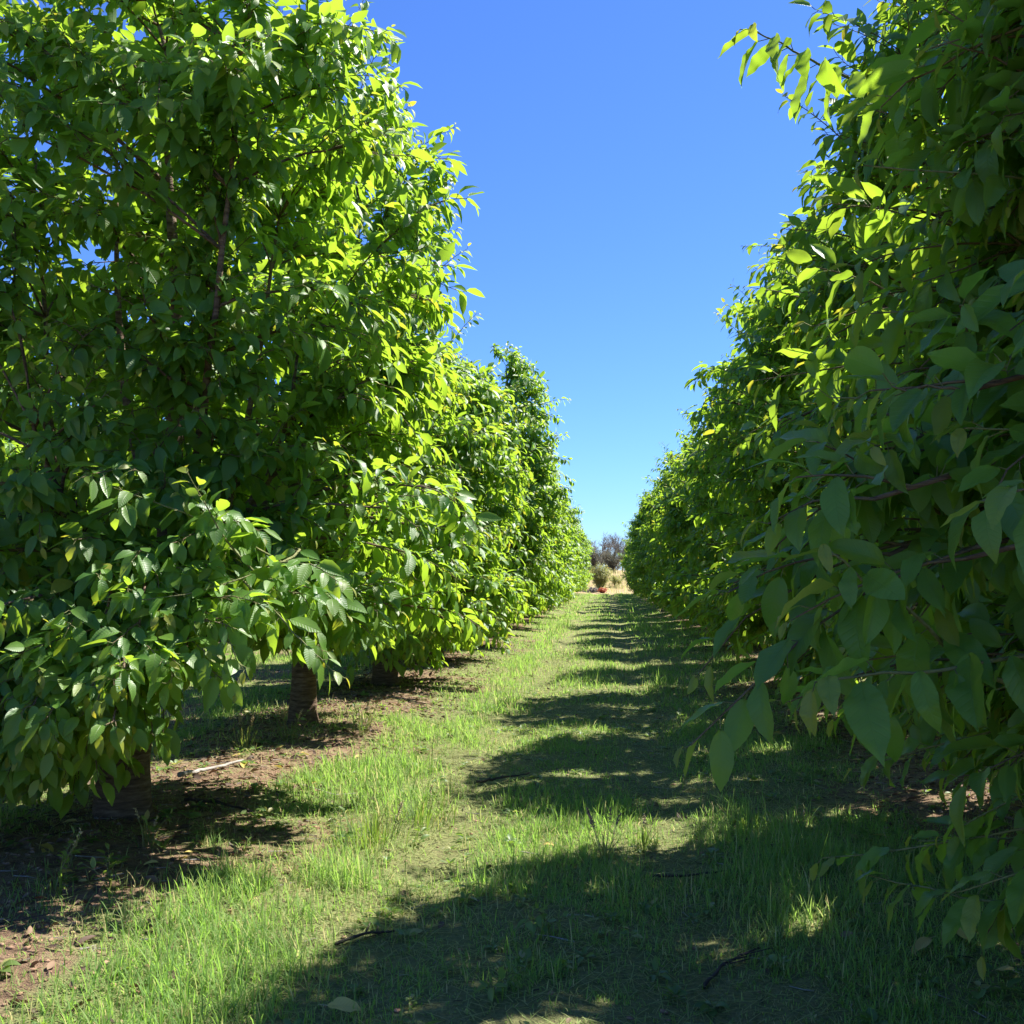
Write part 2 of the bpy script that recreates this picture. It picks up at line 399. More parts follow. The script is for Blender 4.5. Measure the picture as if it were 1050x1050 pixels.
def build_grass():
    rng = np.random.default_rng(21)
    mb = MB()
    zones = [  # n, x0,x1,y0,y1, width, hscale, seg
        (330000, -4.6, 4.2, 2.2, 6.5, .0042, 1.0, 3),
        (300000, -8, 6.5, 6.5, 11, .0055, 1.0, 3),
        (200000, -8.5, 8.5, 11, 20, .009, 1.05, 2),
        (130000, -8.5, 8.5, 20, 40, .016, 1.1, 2),
        (70000, -8.5, 5, 40, 88, .03, 1.2, 2),
        (25000, -8, 8, -3, 2.2, .006, 1.0, 2)]
    for n, x0, x1, y0, y1, w, hs, seg in zones:
        x, y = scatter(n, x0, x1, y0, y1, rng)
        g = grassiness(x, y)
        k = rng.random(len(x)) < np.maximum(g * (.75 + .35 * fn(x, y, 3.1, 8)), .22 * (fn(x, y, 1.6, 17) > .05) * (y < 40) + .025); x, y, g = x[k], y[k], g[k]
        # clumping: pull blades to tuft centres
        cx = np.round(x / .07) * .07 + .03 * np.sin(x * 91 + y * 37); cy = np.round(y / .07) * .07 + .03 * np.sin(y * 83 - x * 29)
        pull = rng.uniform(0, .75, len(x)); x = x + (cx - x) * pull; y = y + (cy - y) * pull
        h = grassheight(x, y) * rng.uniform(.45, 1.35, len(x)) * hs * (.55 + .45 * np.clip(g, 0, 1))
        hs1 = np.mod(np.sin(cx * 127.1 + cy * 311.7) * 43758.5, 1); hs2 = np.mod(np.sin(cx * 269.5 + cy * 183.3) * 43758.5, 1)
        h = h * (.38 + 1.3 * hs1 ** 1.5)
        tall = rng.random(len(x)) < .03; h = np.where(tall, h * 1.7, h)
        az = np.where(rng.random(len(x)) < .5, np.arctan2(y - cy, x - cx), rng.uniform(-PI, PI, len(x)))
        az = np.where(rng.random(len(x)) < .35, hs2 * 6.28, az)
        lean = np.abs(rng.normal(.5, .45, len(x)))
        tint = np.clip(.40 + .35 * fn(x, y, 1.2, 11) + .5 * (hs2 - .5) + rng.normal(0, .2, len(x)), 0, 1)
        age = np.where(rng.random(len(x)) < .17 + .24 * (1 - g), rng.uniform(.5, 1, len(x)), np.clip(rng.normal(.02, .07, len(x)) + .08 * fn(x, y, 1.5, 13), 0, 1))
        P = np.stack([x, y, gz(x, y) - .004], 1)
        blades(mb, P, h, w * rng.uniform(.6, 1.4, len(x)), az, lean, seg, tint, age)
    o = tag(link('grass', mb.mesh('grass', [M['grass']])), 'green grass growing in tufts along the orchard alley', 'grass', kind='stuff')
    # mown straw lying in the wheel tracks and under the trees
    mb = MB()
    n = 120000
    x, y = scatter(n, -4.5, 4, 2.4, 22, rng)
    g = grassiness(x, y); k = rng.random(len(x)) < np.where(np.abs(x) < 1.9, .25 + .6 * (1 - g), .32); x, y = x[k], y[k]
    m = len(x)
    P = np.stack([x, y, gz(x, y) + rng.uniform(.002, .02, m)], 1)
    blades(mb, P, rng.uniform(.04, .16, m), rng.uniform(.0016, .004, m) * (1 + y / 9), rng.uniform(-PI, PI, m), rng.uniform(1.35, 1.62, m), 2, rng.uniform(0, 1, m), rng.uniform(.45, 1, m), droop=.05)
    tag(link('dry_grass', mb.mesh('dry_grass', [M['grass']])), 'dry straw coloured cut grass lying flat in the wheel tracks', 'dry grass', kind='stuff')
    # tall pale grass on the bank closing the alley
    mb = MB(); n = 16000
    x = rng.uniform(-14, 14, n); y = rng.uniform(89, 112, n); k = rng.random(n) < .5 + .5 * fn(x, y, .4, 3); x, y = x[k], y[k]; m = len(x)
    P = np.stack([x, y, gz(x, y) - .01], 1)
    blades(mb, P, rng.uniform(.2, .75, m), rng.uniform(.02, .05, m), rng.uniform(-PI, PI, m), np.abs(rng.normal(.2, .25, m)), 2, rng.uniform(0, 1, m), rng.uniform(.6, 1, m))
    tag(link('dry_grass', mb.mesh('bank_grass', [M['grass']])), 'pale dry grass standing on the bank at the far end of the alley', 'dry grass', kind='stuff')
build_grass()

def build_ground_weeds():
    rng = np.random.default_rng(31); LV = Leaves()
    x, y = scatter(1500, -4.5, 4, 2.4, 14, rng, .2)
    k = rng.random(len(x)) < .25 + .75 * (fn(x, y, 1.3, 23) > 0); x, y = x[k], y[k]
    for i in range(len(x)):
        m = int(rng.integers(5, 11)); a = np.arange(m) * 2.4 + rng.uniform(0, 6.28); up = rng.uniform(.1, .9)
        D = np.stack([np.cos(a), np.sin(a), np.full(m, up) + rng.normal(0, .2, m)], 1)
        c = np.array([x[i], y[i], float(gz(x[i:i + 1], y[i:i + 1])[0]) + .004]); L = rng.uniform(.03, .075) * rng.uniform(.6, 1.2, m)
        P = c + nrm(D) * .012 + np.array([0, 0, .02]) * rng.uniform(0, 1, (m, 1))
        LV.put(P, D, np.array([0, 0, 1.]) + rng.normal(0, .2, (m, 3)), L, L * rng.uniform(.35, .6), rng.uniform(.3, 1.3, m), rng.uniform(.1, .5, m), rng.uniform(0, 1, m), np.where(rng.random(m) < .1, .7, 0))
    tag(link('ground_weeds', LV.build('ground_weeds', [M['weed']], petiole=False, rng=rng)), 'low broad-leaved weeds growing between the grass tufts', 'weeds', kind='stuff')
build_ground_weeds()

def build_litter():
    rng = np.random.default_rng(5)
    LV = Leaves(); n = 40000
    x, y = scatter(n, -12, 6, 2.2, 24, rng, .2)
    d = np.abs(np.mod(x + 6, 6) - 3)
    k = rng.random(len(x)) < np.where(d < 1.35, .95 - .35 * smooth(.6, 1.3, d), .03); x, y = x[k], y[k]; m = len(x)
    P = np.stack([x, y, gz(x, y) + rng.uniform(.004, .022, m)], 1)
    az = rng.uniform(-PI, PI, m); D = np.stack([np.cos(az), np.sin(az), rng.normal(0, .28, m)], 1)
    N = np.array([0, 0, 1.]) + rng.normal(0, .45, (m, 3))
    L = rng.uniform(.03, .10, m)
    LV.put(P, D, N, L, L * rng.uniform(.3, .55, m), rng.uniform(.1, 1.6, m), rng.uniform(.1, .9, m), rng.uniform(0, 1, m) ** 1.5,
           np.where(rng.random(m) < .035, rng.uniform(.5, 1, m), 0))
    tag(link('leaf_litter', LV.build('leaf_litter', [M['litter']], petiole=False, rng=rng)), 'brown dead leaves and mulch covering the soil under the tree rows', 'leaf litter', kind='stuff')
    # soil clods
    mb = MB(); n = 22000
    x, y = scatter(n, -5, 4.6, 2.4, 16, rng, .2)
    d = np.abs(np.mod(x + 6, 6) - 3); k = rng.random(len(x)) < np.where(d < 1.3, .8, .05); x, y = x[k], y[k]; m = len(x)
    ph = (1 + 5 ** .5) / 2
    ico = nrm(np.array([[-1, ph, 0], [1, ph, 0], [-1, -ph, 0], [1, -ph, 0], [0, -1, ph], [0, 1, ph], [0, -1, -ph], [0, 1, -ph], [ph, 0, -1], [ph, 0, 1], [-ph, 0, -1], [-ph, 0, 1]]))
    fi = np.array([[0, 11, 5], [0, 5, 1], [0, 1, 7], [0, 7, 10], [0, 10, 11], [1, 5, 9], [5, 11, 4], [11, 10, 2], [10, 7, 6], [7, 1, 8], [3, 9, 4], [3, 4, 2], [3, 2, 6], [3, 6, 8], [3, 8, 9], [4, 9, 5], [2, 4, 11], [6, 2, 10], [8, 6, 7], [9, 8, 1]])
    s = np.minimum(rng.gamma(1.6, .0042, m) + .003, .015)
    V = ico[None] * (1 + rng.normal(0, .22, (m, 12, 1))) * s[:, None, None] * np.array([1.3, 1, .55])
    a = rng.uniform(0, 6.28, m); c, sn = np.cos(a)[:, None], np.sin(a)[:, None]
    V = np.stack([V[..., 0] * c - V[..., 1] * sn, V[..., 0] * sn + V[..., 1] * c, V[..., 2]], -1)
    V += np.stack([x, y, gz(x, y) + .2 * s], 1)[:, None]
    F = (fi[None] + (np.arange(m) * 12)[:, None, None]).reshape(-1, 3)
    mb.add(V.reshape(-1, 3), [F], 0)
    m_ = bark_material('soil clod', (.11, .068, .043), (.30, .185, .118), (.46, .30, .20), 12, 1.0)
    tag(link('soil_clods', mb.mesh('soil_clods', [m_])), 'small crumbly clods of red brown soil under the trees', 'soil clods', kind='stuff')
build_litter()
def build_debris():
    rng = np.random.default_rng(15); mb = MB(); n = 5200
    x, y = scatter(n, -5, 4.6, 2.4, 15, rng, .2)
    d = np.abs(np.mod(x + 6, 6) - 3); k = rng.random(len(x)) < np.where(d < 1.3, .9, .3); x, y = x[k], y[k]
    z = gz(x, y)
    for i in range(len(x)):
        a = rng.uniform(0, PI); l = rng.gamma(2., .03) + .02; c = np.array([x[i], y[i], z[i] + .008]); e = np.array([math.cos(a), math.sin(a), rng.normal(0, .12)]) * l
        tube(mb, [c - e / 2, c + rng.normal(0, .006, 3) * np.array([1, 1, .3]), c + e / 2], rng.uniform(.0012, .0035) * np.array([1, .9, .6]), 4, int(rng.random() < .45), False)
    tag(link('twig_debris', mb.mesh('twig_debris', [M['deadwood'], M['greywood']])), 'bits of dead twig scattered over the soil and the wheel tracks', 'twig debris', kind='stuff')
build_debris()

# ------------------------------------------------------------------ cherry trees
PROF = np.array([(0, .30), (.07, .55), (.12, .82), (.2, 1.0), (.45, 1.02), (.65, .97), (.8, .88), (.9, .66), (.97, .38), (1.0, .15)])
def bez(a, b, c, n):
    t = np.linspace(0, 1, n)[:, None]
    return (1 - t) ** 2 * a + 2 * t * (1 - t) * b + t * t * c

def make_tree(seed, H=6.2, W=1.85, n_sec=120, n_shoot=6, size=.128, hi=False, near=True, lean=(0, 0), trunk_r=.165, bottom=.5, wphi=None, zlo=None, extra=None, water=12):
    """returns (meshes of parts): trunk, [limbs], crown"""
    rng = np.random.default_rng(seed)
    ph0 = rng.uniform(0, 6.28, 4)
    def wid(z, phi):
        w = W * np.interp(z / H, PROF[:, 0], PROF[:, 1])
        w = w * (1 + .05 * np.sin(2 * phi + ph0[0]) + .09 * np.sin(3 * phi + 2.6 * z + ph0[1]) + .09 * np.sin(5 * phi - 4.1 * z + ph0[2]))
        return w * (wphi(z, phi) if wphi else 1.0)
    trunk_mb = MB(); limb_mbs = []
    zt = np.array([-.06, .03, .12, .3, .55, .8, 1.1, 1.6, 2.3, 3.1, 4.0, 4.9, H - .45])
    wob = np.cumsum(rng.normal(0, .035, (len(zt), 2)), 0)
    tp = np.stack([lean[0] * smooth(0, 2.5, zt) + wob[:, 0] * smooth(0.2, 1.5, zt), lean[1] * smooth(0, 2.5, zt) + wob[:, 1] * smooth(.2, 1.5, zt), zt], 1)
    tr = np.interp(zt, [-.06, .05, .25, .8, 1.4, 2.4, 4, H], [trunk_r * 1.3, trunk_r * 1.15, trunk_r, trunk_r * .78, trunk_r * .52, trunk_r * .36, trunk_r * .17, .006])
    # denser rings so that the trunk can bulge
    zz = np.concatenate([np.linspace(-.06, 1.2, 16), np.linspace(1.35, H - .45, 22)])
    TP = np.stack([np.interp(zz, zt, tp[:, c]) for c in range(2)] + [zz], 1); TR = np.interp(zz, zt, tr)
    sd = 14
    wb = 1 + .07 * np.sin(np.arange(sd)[None] * 2 * PI / sd * 3 + zz[:, None] * 2 + ph0[3]) * smooth(1.2, .0, zz)[:, None] + rng.normal(0, .025, (len(zz), sd))
    tube(trunk_mb, TP, TR, sd, 0, True, wb)
    axis = np.stack([np.interp(np.linspace(0, H, 40), zz, TP[:, 0]), np.interp(np.linspace(0, H, 40), zz, TP[:, 1]), np.linspace(0, H, 40)], 1)
    def ax_at(z): return np.array([np.interp(z, zz, TP[:, 0]), np.interp(z, zz, TP[:, 1]), z])
    # scaffold limbs
    cand = [(TP[i], TR[i], -1) for i in range(len(zz)) if zz[i] > .6]
    nl = 7
    for i in range(nl):
        z0 = .55 + 1.3 * i / nl + rng.uniform(0, .1); phi = i * 2.4 + rng.uniform(-.4, .4) + ph0[0]
        z1 = rng.uniform(2.2, H * .86); rr = wid(z1, phi) * rng.uniform(.42, .66)
        a = ax_at(z0); c = np.array([math.cos(phi) * rr, math.sin(phi) * rr, z1]) + ax_at(min(z1, H)) * np.array([1, 1, 0])
        b = a * .5 + c * .5 + np.array([math.cos(phi) * .35, math.sin(phi) * .35, -.25 * (z1 - z0)])
        pts = bez(a, b, c, 14) + np.cumsum(rng.normal(0, .012, (14, 3)), 0) * np.linspace(0, 1, 14)[:, None]
        r = np.linspace(trunk_r * .30, .009, 14)
        lm = MB(); tube(lm, pts, r, 8)
        limb_mbs.append(lm)
        cand += [(pts[k], r[k], i) for k in range(2, 14)]
    CP = np.array([c[0] for c in cand]); CI = [c[2] for c in cand]; CR = np.array([c[1] for c in cand])
    LV = Leaves()
    def sub(i): return trunk_mb if i < 0 else limb_mbs[i]
    tg = []
    zs = np.linspace(0, 1, 400); zlev = bottom + zs * (H - bottom - .1); area = np.cumsum(np.interp(zlev / H, PROF[:, 0], PROF[:, 1]) + .1); area /= area[-1]
    for k in range(n_sec):
        u = (k + rng.uniform(.1, .9)) / n_sec
        z = float(np.interp(u, area, zlev)); phi = k * 2.39996 + rng.uniform(-.3, .3)
        f = rng.uniform(.70, .93) if k % 5 else rng.uniform(.35, .6)
        tg.append((z, phi, f))
    if extra:
        for cnt, p0, p1, z0_, z1_, f0, f1 in extra: tg += [(rng.uniform(z0_, z1_), rng.uniform(p0, p1), rng.uniform(f0, f1)) for _ in range(cnt)]
    holes = [(rng.uniform(1.0, H * .95), rng.uniform(0, 6.28), rng.uniform(.28, .5)) for _ in range(13)]
    for z, phi, f in tg:
        if z > 1.0 and f > .65 and any(math.hypot(z - hz, ((phi - hp + PI) % (2 * PI) - PI) * W) < hr for hz, hp, hr in holes): continue
        zl = zlo(phi) if zlo else .32
        if z < zl + .2: z = zl + rng.uniform(.1, .7)
        rr = wid(z, phi) * f
        T = ax_at(min(max(z, 0), H - .5)) * np.array([1, 1, 0]) + np.array([math.cos(phi) * rr, math.sin(phi) * rr, z])
        d = np.linalg.norm(CP - T, axis=1) + 1.3 * np.maximum(0, CP[:, 2] - T[2] + .25) * (1 if z > 1.2 else .4) + .4 * np.maximum(0, T[2] - CP[:, 2] - 1.2)
        j = int(np.argmin(d + rng.uniform(0, .25, len(d)))); A = CP[j]
        dist = np.linalg.norm(T - A); o = nrm(np.array([math.cos(phi), math.sin(phi), 0]))
        Bc = A * .5 + T * .5 + np.array([0, 0, .16 * dist + (.25 if z < 1.2 else 0)]) + rng.normal(0, .06, 3)
        pts = bez(A, Bc, T, 8) + rng.normal(0, .012, (8, 3)) * np.linspace(0, 1, 8)[:, None]
        r0 = min(CR[j] * .6, .006 + .012 * dist)
        tube(sub(CI[j]), pts, np.linspace(r0, .005, 8), 5)
        tint0 = rng.uniform(.35, .65)
        # spur rosettes on the older wood
        for s in np.arange(.3, .95, .12 / max(dist, .3)):
            p = np.array([np.interp(s * 7, np.arange(8), pts[:, c]) for c in range(3)])
            n = int(rng.integers(5, 8)); dd = nrm(rng.normal(0, 1, 3) + np.array([0, 0, .8])) * .03
            shoot_leaves(LV, [p, p + dd * .6, p + dd], n, size * .9, rng, .3, ax_at(p[2]), tint0 - .1, young=0)
        ns = n_shoot + int(rng.integers(-1, 2))
        for q in range(ns):
            s = 1.0 if q == 0 else rng.uniform(.35, 1.0)
            p = np.array([np.interp(s * 7, np.arange(8), pts[:, c]) for c in range(3)])
            tan = nrm(pts[min(7, int(s * 7) + 1)] - pts[max(0, int(s * 7) - 1)])
            out = nrm((p - ax_at(p[2])) * np.array([1, 1, 0]) + 1e-4)
            top = smooth(.72 * H, H, p[2])
            dr = nrm(tan * (.9 if q == 0 else .45) + out * .6 * (1 - .5 * top) + rng.normal(0, .42, 3) + np.array([0, 0, .28 + .55 * top - .62 * (p[2] < 1.)]))
            ln = rng.uniform(.22, .55); longs = rng.random() < (.03 + .05 * top)
            if longs: ln = rng.uniform(.45, .7)
            e = p + dr * ln; er = np.linalg.norm((e - ax_at(min(e[2], H)))[:2])
            lim = wid(min(e[2], H), math.atan2(e[1], e[0])) * 1.04
            if er > lim and not longs: ln = max(.10, ln - (er - lim))
            if e[2] > H + .15 and not longs: ln *= .6
            t = np.linspace(0, 1, 6)[:, None]
            g = rng.uniform(.08, .5) * (1 - .7 * top)
            sp = p + dr * ln * t + np.array([0, 0, -1.]) * g * ln * t * t + rng.normal(0, .006, (6, 3)) * t
            sp[:, 2] = np.maximum(sp[:, 2], zl)
            tube(sub(CI[j]), sp, np.linspace(.0042, .0018, 6), 4 if not hi else 5, 1, False)
            shoot_leaves(LV, sp, max(5, int(ln / .030)), size, rng, .12, ax_at(p[2]), tint0 + .12 * (rng.random() - .5) + .1 * top, young=(3 if rng.random() < .5 else 1), wd=((.39, .48) if hi else (.43, .54)))
    for k in range(water):                        # vigorous shoots breaking the outline
        z = H * rng.uniform(.5, .96); phi = rng.uniform(0, 6.28); r_ = wid(z, phi) * .8
        p = ax_at(min(z, H - .5)) * np.array([1, 1, 0]) + np.array([math.cos(phi) * r_, math.sin(phi) * r_, z])
        dr = nrm(np.array([math.cos(phi), math.sin(phi), rng.uniform(.5, 1.6)]) + rng.normal(0, .2, 3)); ln = rng.uniform(.5, .95)
        t = np.linspace(0, 1, 8)[:, None]; sp = p + dr * ln * t + np.array([0, 0, -.18]) * ln * t * t
        j = int(np.argmin(np.linalg.norm(CP - p, axis=1))); a_ = CP[j]
        tube(sub(CI[j]), np.concatenate([bez(a_, (a_ + p) / 2 + np.array([0, 0, .08]), p, 6)[:-1], sp]), np.linspace(min(CR[j] * .6, .016), .002, 13), 5, 1, False)
        shoot_leaves(LV, sp, int(ln / .034), size * .95, rng, .05, ax_at(min(z, H)), .6, young=4)
    mats = [M['bark'], M['twig']]
    crown = LV.build('crown', [M['leaf'], M['green_twig']], hi=hi, petiole=near, rng=rng)
    if not near:
        for lm in limb_mbs:
            for v, ff, mm in [(np.concatenate(lm.v), lm.f, lm.m)]:
                n0 = trunk_mb.n
                trunk_mb.v.append(v); trunk_mb.n += len(v)
                trunk_mb.f += [q + n0 for q in ff]; trunk_mb.m += mm
        limb_mbs = []
    import sys; print('tree', seed, LV.count(), file=sys.stderr)
    return trunk_mb.mesh('trunk', mats), [l.mesh('limb', mats) for l in limb_mbs], crown

def place(variant, x, y, label, group, rz=0.0, sc=1.0):
    t, limbs, crown = variant
    o = empty('cherry_tree', (x, y, float(gz(np.array([x]), np.array([y]))[0])), rz, sc)
    tag(o, label, 'tree', group)
    link('trunk', t, o)
    for l in limbs: link('limb', l, o)
    link('crown', crown, o)
    return o
def copy_tree(src, x, y, label, group, rz, sc):
    c = src.copy(); COL.objects.link(c)
    c.location = (x, y, float(gz(np.array([x]), np.array([y]))[0])); c.rotation_euler = (0, 0, rz); c.scale = (sc,) * 3
    c['label'] = label; c['group'] = group
    for ch in list(src.children):
        d = ch.copy(); COL.objects.link(d); d.parent = c
    return c

GL, GR = 'cherry trees in the row left of the alley', 'cherry trees in the row right of the alley'
ORD = ['nearest', 'second', 'third', 'fourth', 'fifth', 'sixth', 'seventh', 'eighth']
YL = [6.25 + 3.83 * k for k in range(21)]
YR = [2.6, 6.2] + [10.15 + 3.83 * k for k in range(20)]
# near left trees, each grown by itself
L_trees = []
specs = [dict(seed=11, H=5.45, W=1.76, water=6, n_sec=270, n_shoot=8, trunk_r=.15, lean=(.2, .1), near=True, bottom=.45, size=.14, zlo=lambda p: .30 + .40 * float(smooth(-1.6, -1.25, (p + PI) % (2 * PI) - PI)) + .34 * float(smooth(-.95, -.65, (p + PI) % (2 * PI) - PI) * smooth(2.6, 2.0, (p + PI) % (2 * PI) - PI)),
              extra=[(95, -3.1, -1.0, .38, 1.0, .7, 1.15)],
              wphi=lambda z, p: 1 - .55 * math.exp(-(((p + 3.99) % 6.2832 - 3.1416) / .62) ** 2) * float(smooth(1.8, 2.2, z) * smooth(4.2, 3.6, z))),
         dict(seed=12, H=7.1, W=1.45, water=7, n_sec=250, n_shoot=8, trunk_r=.13, lean=(.1, 0), near=True, bottom=.85, size=.14, zlo=lambda p: .78),
         dict(seed=13, H=4.9, W=1.62, n_sec=220, n_shoot=8, near=True, bottom=.5, size=.145),
         dict(seed=14, H=5.0, W=1.6, n_sec=210, n_shoot=8, near=True, bottom=.4, size=.145)]
specs.append(dict(seed=15, H=6.4, W=1.2, n_sec=170, n_shoot=8, near=True, lean=(.85, 0), size=.15, bottom=.45))
lab = ['nearest tree of the left row, its thick banded trunk leaning over dark soil',
       'second tree of the left row, slim banded trunk visible below hanging sunlit leaves',
       'third tree of the left row, trunk half hidden by low leaves',
       'fourth tree of the left row, bright green leaves reaching nearly to the ground',
       'fifth tree of the left row, narrow crown leaning into the alley and topping its neighbours']
for k, s in enumerate(specs):
    L_trees.append(place(make_tree(**s), -3.02, YL[k], lab[k], GL))
# near right trees
def bulge(z, phi):           # the nearest right tree sprawls into the alley
    return 1 + .38 * max(0, math.cos(phi - PI)) ** 2 * (1 if z < 4.2 else .6)
R_trees = []
specs = [dict(seed=31, H=6.1, W=1.75, n_sec=330, n_shoot=8, hi=True, near=True, size=.132, bottom=.6, zlo=lambda p: .55, wphi=bulge, extra=[(90, 2.0, 3.25, .75, 1.6, .60, .86), (130, 2.3, 3.5, 1.5, 3.6, .66, .96)]),
         dict(seed=32, H=5.6, W=1.75, n_sec=290, n_shoot=8, near=True, bottom=.45, size=.14),
         dict(seed=33, H=5.4, W=1.72, n_sec=260, n_shoot=8, near=True, bottom=.45, size=.145)]
lab = ['nearest tree of the right row, large shaded leaves filling the right edge of the photo',
       'second tree of the right row, its crown rising just behind the big shaded leaves',
       'third tree of the right row, reddish trunk glimpsed behind the hanging leaves']
for k, s in enumerate(specs):
    R_trees.append(place(make_tree(**s), 3.0 if k == 0 else 2.98, YR[k], lab[k], GR))
# shared far variants
V = [make_tree(seed=51 + k, H=[5.3, 5.0, 6.3, 5.5][k], W=[1.66, 1.6, 1.5, 1.7][k], n_sec=180, n_shoot=8, size=.16, near=False, bottom=.4) for k in range(4)]
rr = np.random.default_rng(77)
def row(ys, x, k0, group, names, srcs):
    for i, y in enumerate(ys):
        l = names(i + k0); v = int(rr.choice([0, 1, 3])) if abs(x) < 4 else int(rr.integers(0, 4)); rz = rr.uniform(0, 6.28); sc = rr.uniform(.90, 1.06)
        xx = x + rr.normal(0, .05); yy = y + rr.normal(0, .08)
        if srcs[v] is None: srcs[v] = place(V[v], xx, yy, l, group, rz, sc)
        else: copy_tree(srcs[v], xx, yy, l, group, rz, sc)
srcs = [None] * 4
def nm(side):
    def f(i):
        if i < 8: return '%s tree of the %s row counting from the camera, crown merging with neighbours' % (ORD[i], side)
        return 'tree in the far part of the %s row, merged into a hedge-like wall' % side
    return f
row(YL[5:], -3.0, 5, GL, nm('left'), srcs)
row(YR[3:], 3.0, 3, GR, nm('right'), srcs)
row([YL[0] - 1.6 + 3.83 * k for k in range(17)], -9.0, 0, 'cherry trees of the next row beyond the left row', lambda i: 'tree of the next row, seen only through gaps behind the left row', srcs)
row([7.0 + 3.83 * k for k in range(13)], -15.0, 0, 'cherry trees two rows beyond the left row', lambda i: 'tree two rows beyond the left row, glimpsed through the leaves', srcs)
row([5.2 + 3.83 * k for k in range(12)], 9.0, 0, 'cherry trees of the next row beyond the right row', lambda i: 'tree of the next row, seen only through gaps behind the right row', srcs)

# ------------------------------------------------------------------ shoots that stand out in front of the crowns (parts of their trees)
def shoot(parent, pts, r0, n, size, seed, hi, tint=.5, droop=(.3, .9), young=3, flat=.4, t0=.05, label=None, mat=2):
    rng = np.random.default_rng(seed)
    P = np.array(pts, float) - np.array(parent.location)
    x = np.linspace(0, len(P) - 1, 12); P = np.stack([np.interp(x, np.arange(len(P)), P[:, c]) for c in range(3)], 1)
    Q = P.copy(); Q[1:-1] = (P[:-2] + 2 * P[1:-1] + P[2:]) / 4; P = Q
    P += rng.normal(0, .004, P.shape) * np.linspace(0, 1, 12)[:, None]
    mb = MB(); tube(mb, P, np.linspace(r0, .0018, 12), 7)
    o = link('shoot', mb.mesh('shoot', [M['green_twig'] if mat == 2 else M['twig']]), parent)
    if label: o['label'] = label
    LV = Leaves(); shoot_leaves(LV, P, n, size, rng, t0, P[0], tint, droop, young, flat, (.40, .48) if hi else (.44, .55))
    link('leaves', LV.build('leaves', [M['leaf'], M['green_twig']], hi=hi, rng=rng), o)
R0, L0 = R_trees[0], L_trees[0]
shoot(R0, [(1.0, 3.08, 2.90), (.76, 3.0, 2.98), (.65, 2.95, 3.01), (.53, 2.9, 3.05), (.41, 2.85, 3.09)], .006, 24, .135, 21, 'ultra', .2, (1.1, 1.8), 3, .8, .1, 'bare-based shoot with hanging leaves against the blue sky')
shoot(R0, [(1.25, 2.4, 1.2), (.9, 2.35, 1.3), (.77, 2.3, 1.35), (.68, 2.2, 1.42), (.58, 2.1, 1.5), (.49, 2.05, 1.55), (.41, 2.0, 1.6)], .007, 14, .14, 2, 'ultra', .6, (.7, 1.3), 3, .5, .15)
shoot(R0, [(1.3, 2.3, 1.38), (.83, 2.2, 1.39), (.67, 2.05, 1.37), (.49, 1.95, 1.365), (.36, 1.85, 1.36)], .006, 14, .142, 3, 'ultra', .6, (.8, 1.5), 3, .5, .2)
for s, (a, b, c) in enumerate([((1.4, 2.7, .95), (1.0, 2.9, .85), (.62, 3.05, .74)), ((1.4, 2.6, 1.9), (1.0, 2.6, 2.0), (.55, 2.55, 1.98)), ((1.4, 2.5, 2.4), (1.0, 2.5, 2.5), (.62, 2.45, 2.52)),
                               ((1.3, 2.8, 1.7), (.95, 2.75, 1.8), (.60, 2.7, 1.8)), ((1.5, 2.2, 1.75), (1.05, 2.1, 1.85), (.68, 2.0, 1.82)), ((1.4, 2.9, 1.1), (1.05, 3.0, 1.12), (.72, 3.05, 1.0)),
                               ((1.3, 2.6, .75), (.95, 2.75, .72), (.7, 2.9, .74)), ((1.5, 2.9, .9), (1.2, 3.1, .8), (.95, 3.3, .74)), ((1.4, 2.3, .8), (1.15, 2.35, .75), (.95, 2.4, .8)), ((1.6, 2.7, 1.2), (1.2, 2.8, 1.05), (.9, 2.9, .85)),
                               ((1.5, 2.6, 2.75), (1.1, 2.75, 2.9), (.75, 2.85, 2.95)), ((1.3, 2.7, 2.15), (1., 2.8, 2.25), (.7, 2.9, 2.28)), ((1.5, 2.3, 1.0), (1.1, 2.3, 1.0), (.75, 2.3, .88))]):
    shoot(R0, [a, ((a[0] + b[0]) / 2, (a[1] + b[1]) / 2, (a[2] + b[2]) / 2 + .02), b, c], .006, 26, .134, 40 + s, 'ultra', .5, (.6, 1.3), 3, .45, .05)
shoot(L0, [(-2.3, 6.2, 1.7), (-1.7, 5.7, 1.72), (-1.69, 5.4, 1.64), (-1.8, 5.1, 1.55), (-2.02, 4.9, 1.46), (-2.38, 4.7, 1.42)], .010, 26, .14, 4, False, .7, (.2, .7), 3, .5, .15, 'sunlit shoot reaching out in front of the dark crown')
shoot(L0, [(-1.8, 5.25, 1.52), (-1.91, 5.05, 1.7), (-1.98, 4.92, 1.89), (-2.04, 4.82, 2.06)], .007, 16, .13, 5, False, .8, (.1, .5), 5, .2, .1)
shoot(L0, [(-1.75, 5.4, 1.62), (-2.0, 5.25, 1.78), (-2.22, 5.1, 1.89), (-2.43, 5.0, 1.97), (-2.62, 4.9, 2.04)], .007, 17, .13, 6, False, .7, (.2, .7), 4, .3, .1)
shoot(L0, [(-1.85, 5.1, 1.52), (-1.62, 4.95, 1.36), (-1.45, 4.85, 1.22), (-1.25, 4.75, 1.08)], .007, 18, .14, 7, False, .7, (.5, 1.1), 3, .4, .1)
shoot(L0, [(-2.0, 5.5, 1.6), (-1.95, 5.15, 1.45), (-1.85, 4.85, 1.28), (-1.7, 4.7, 1.1)], .007, 18, .14, 8, False, .6, (.5, 1.1), 3, .4, .1)
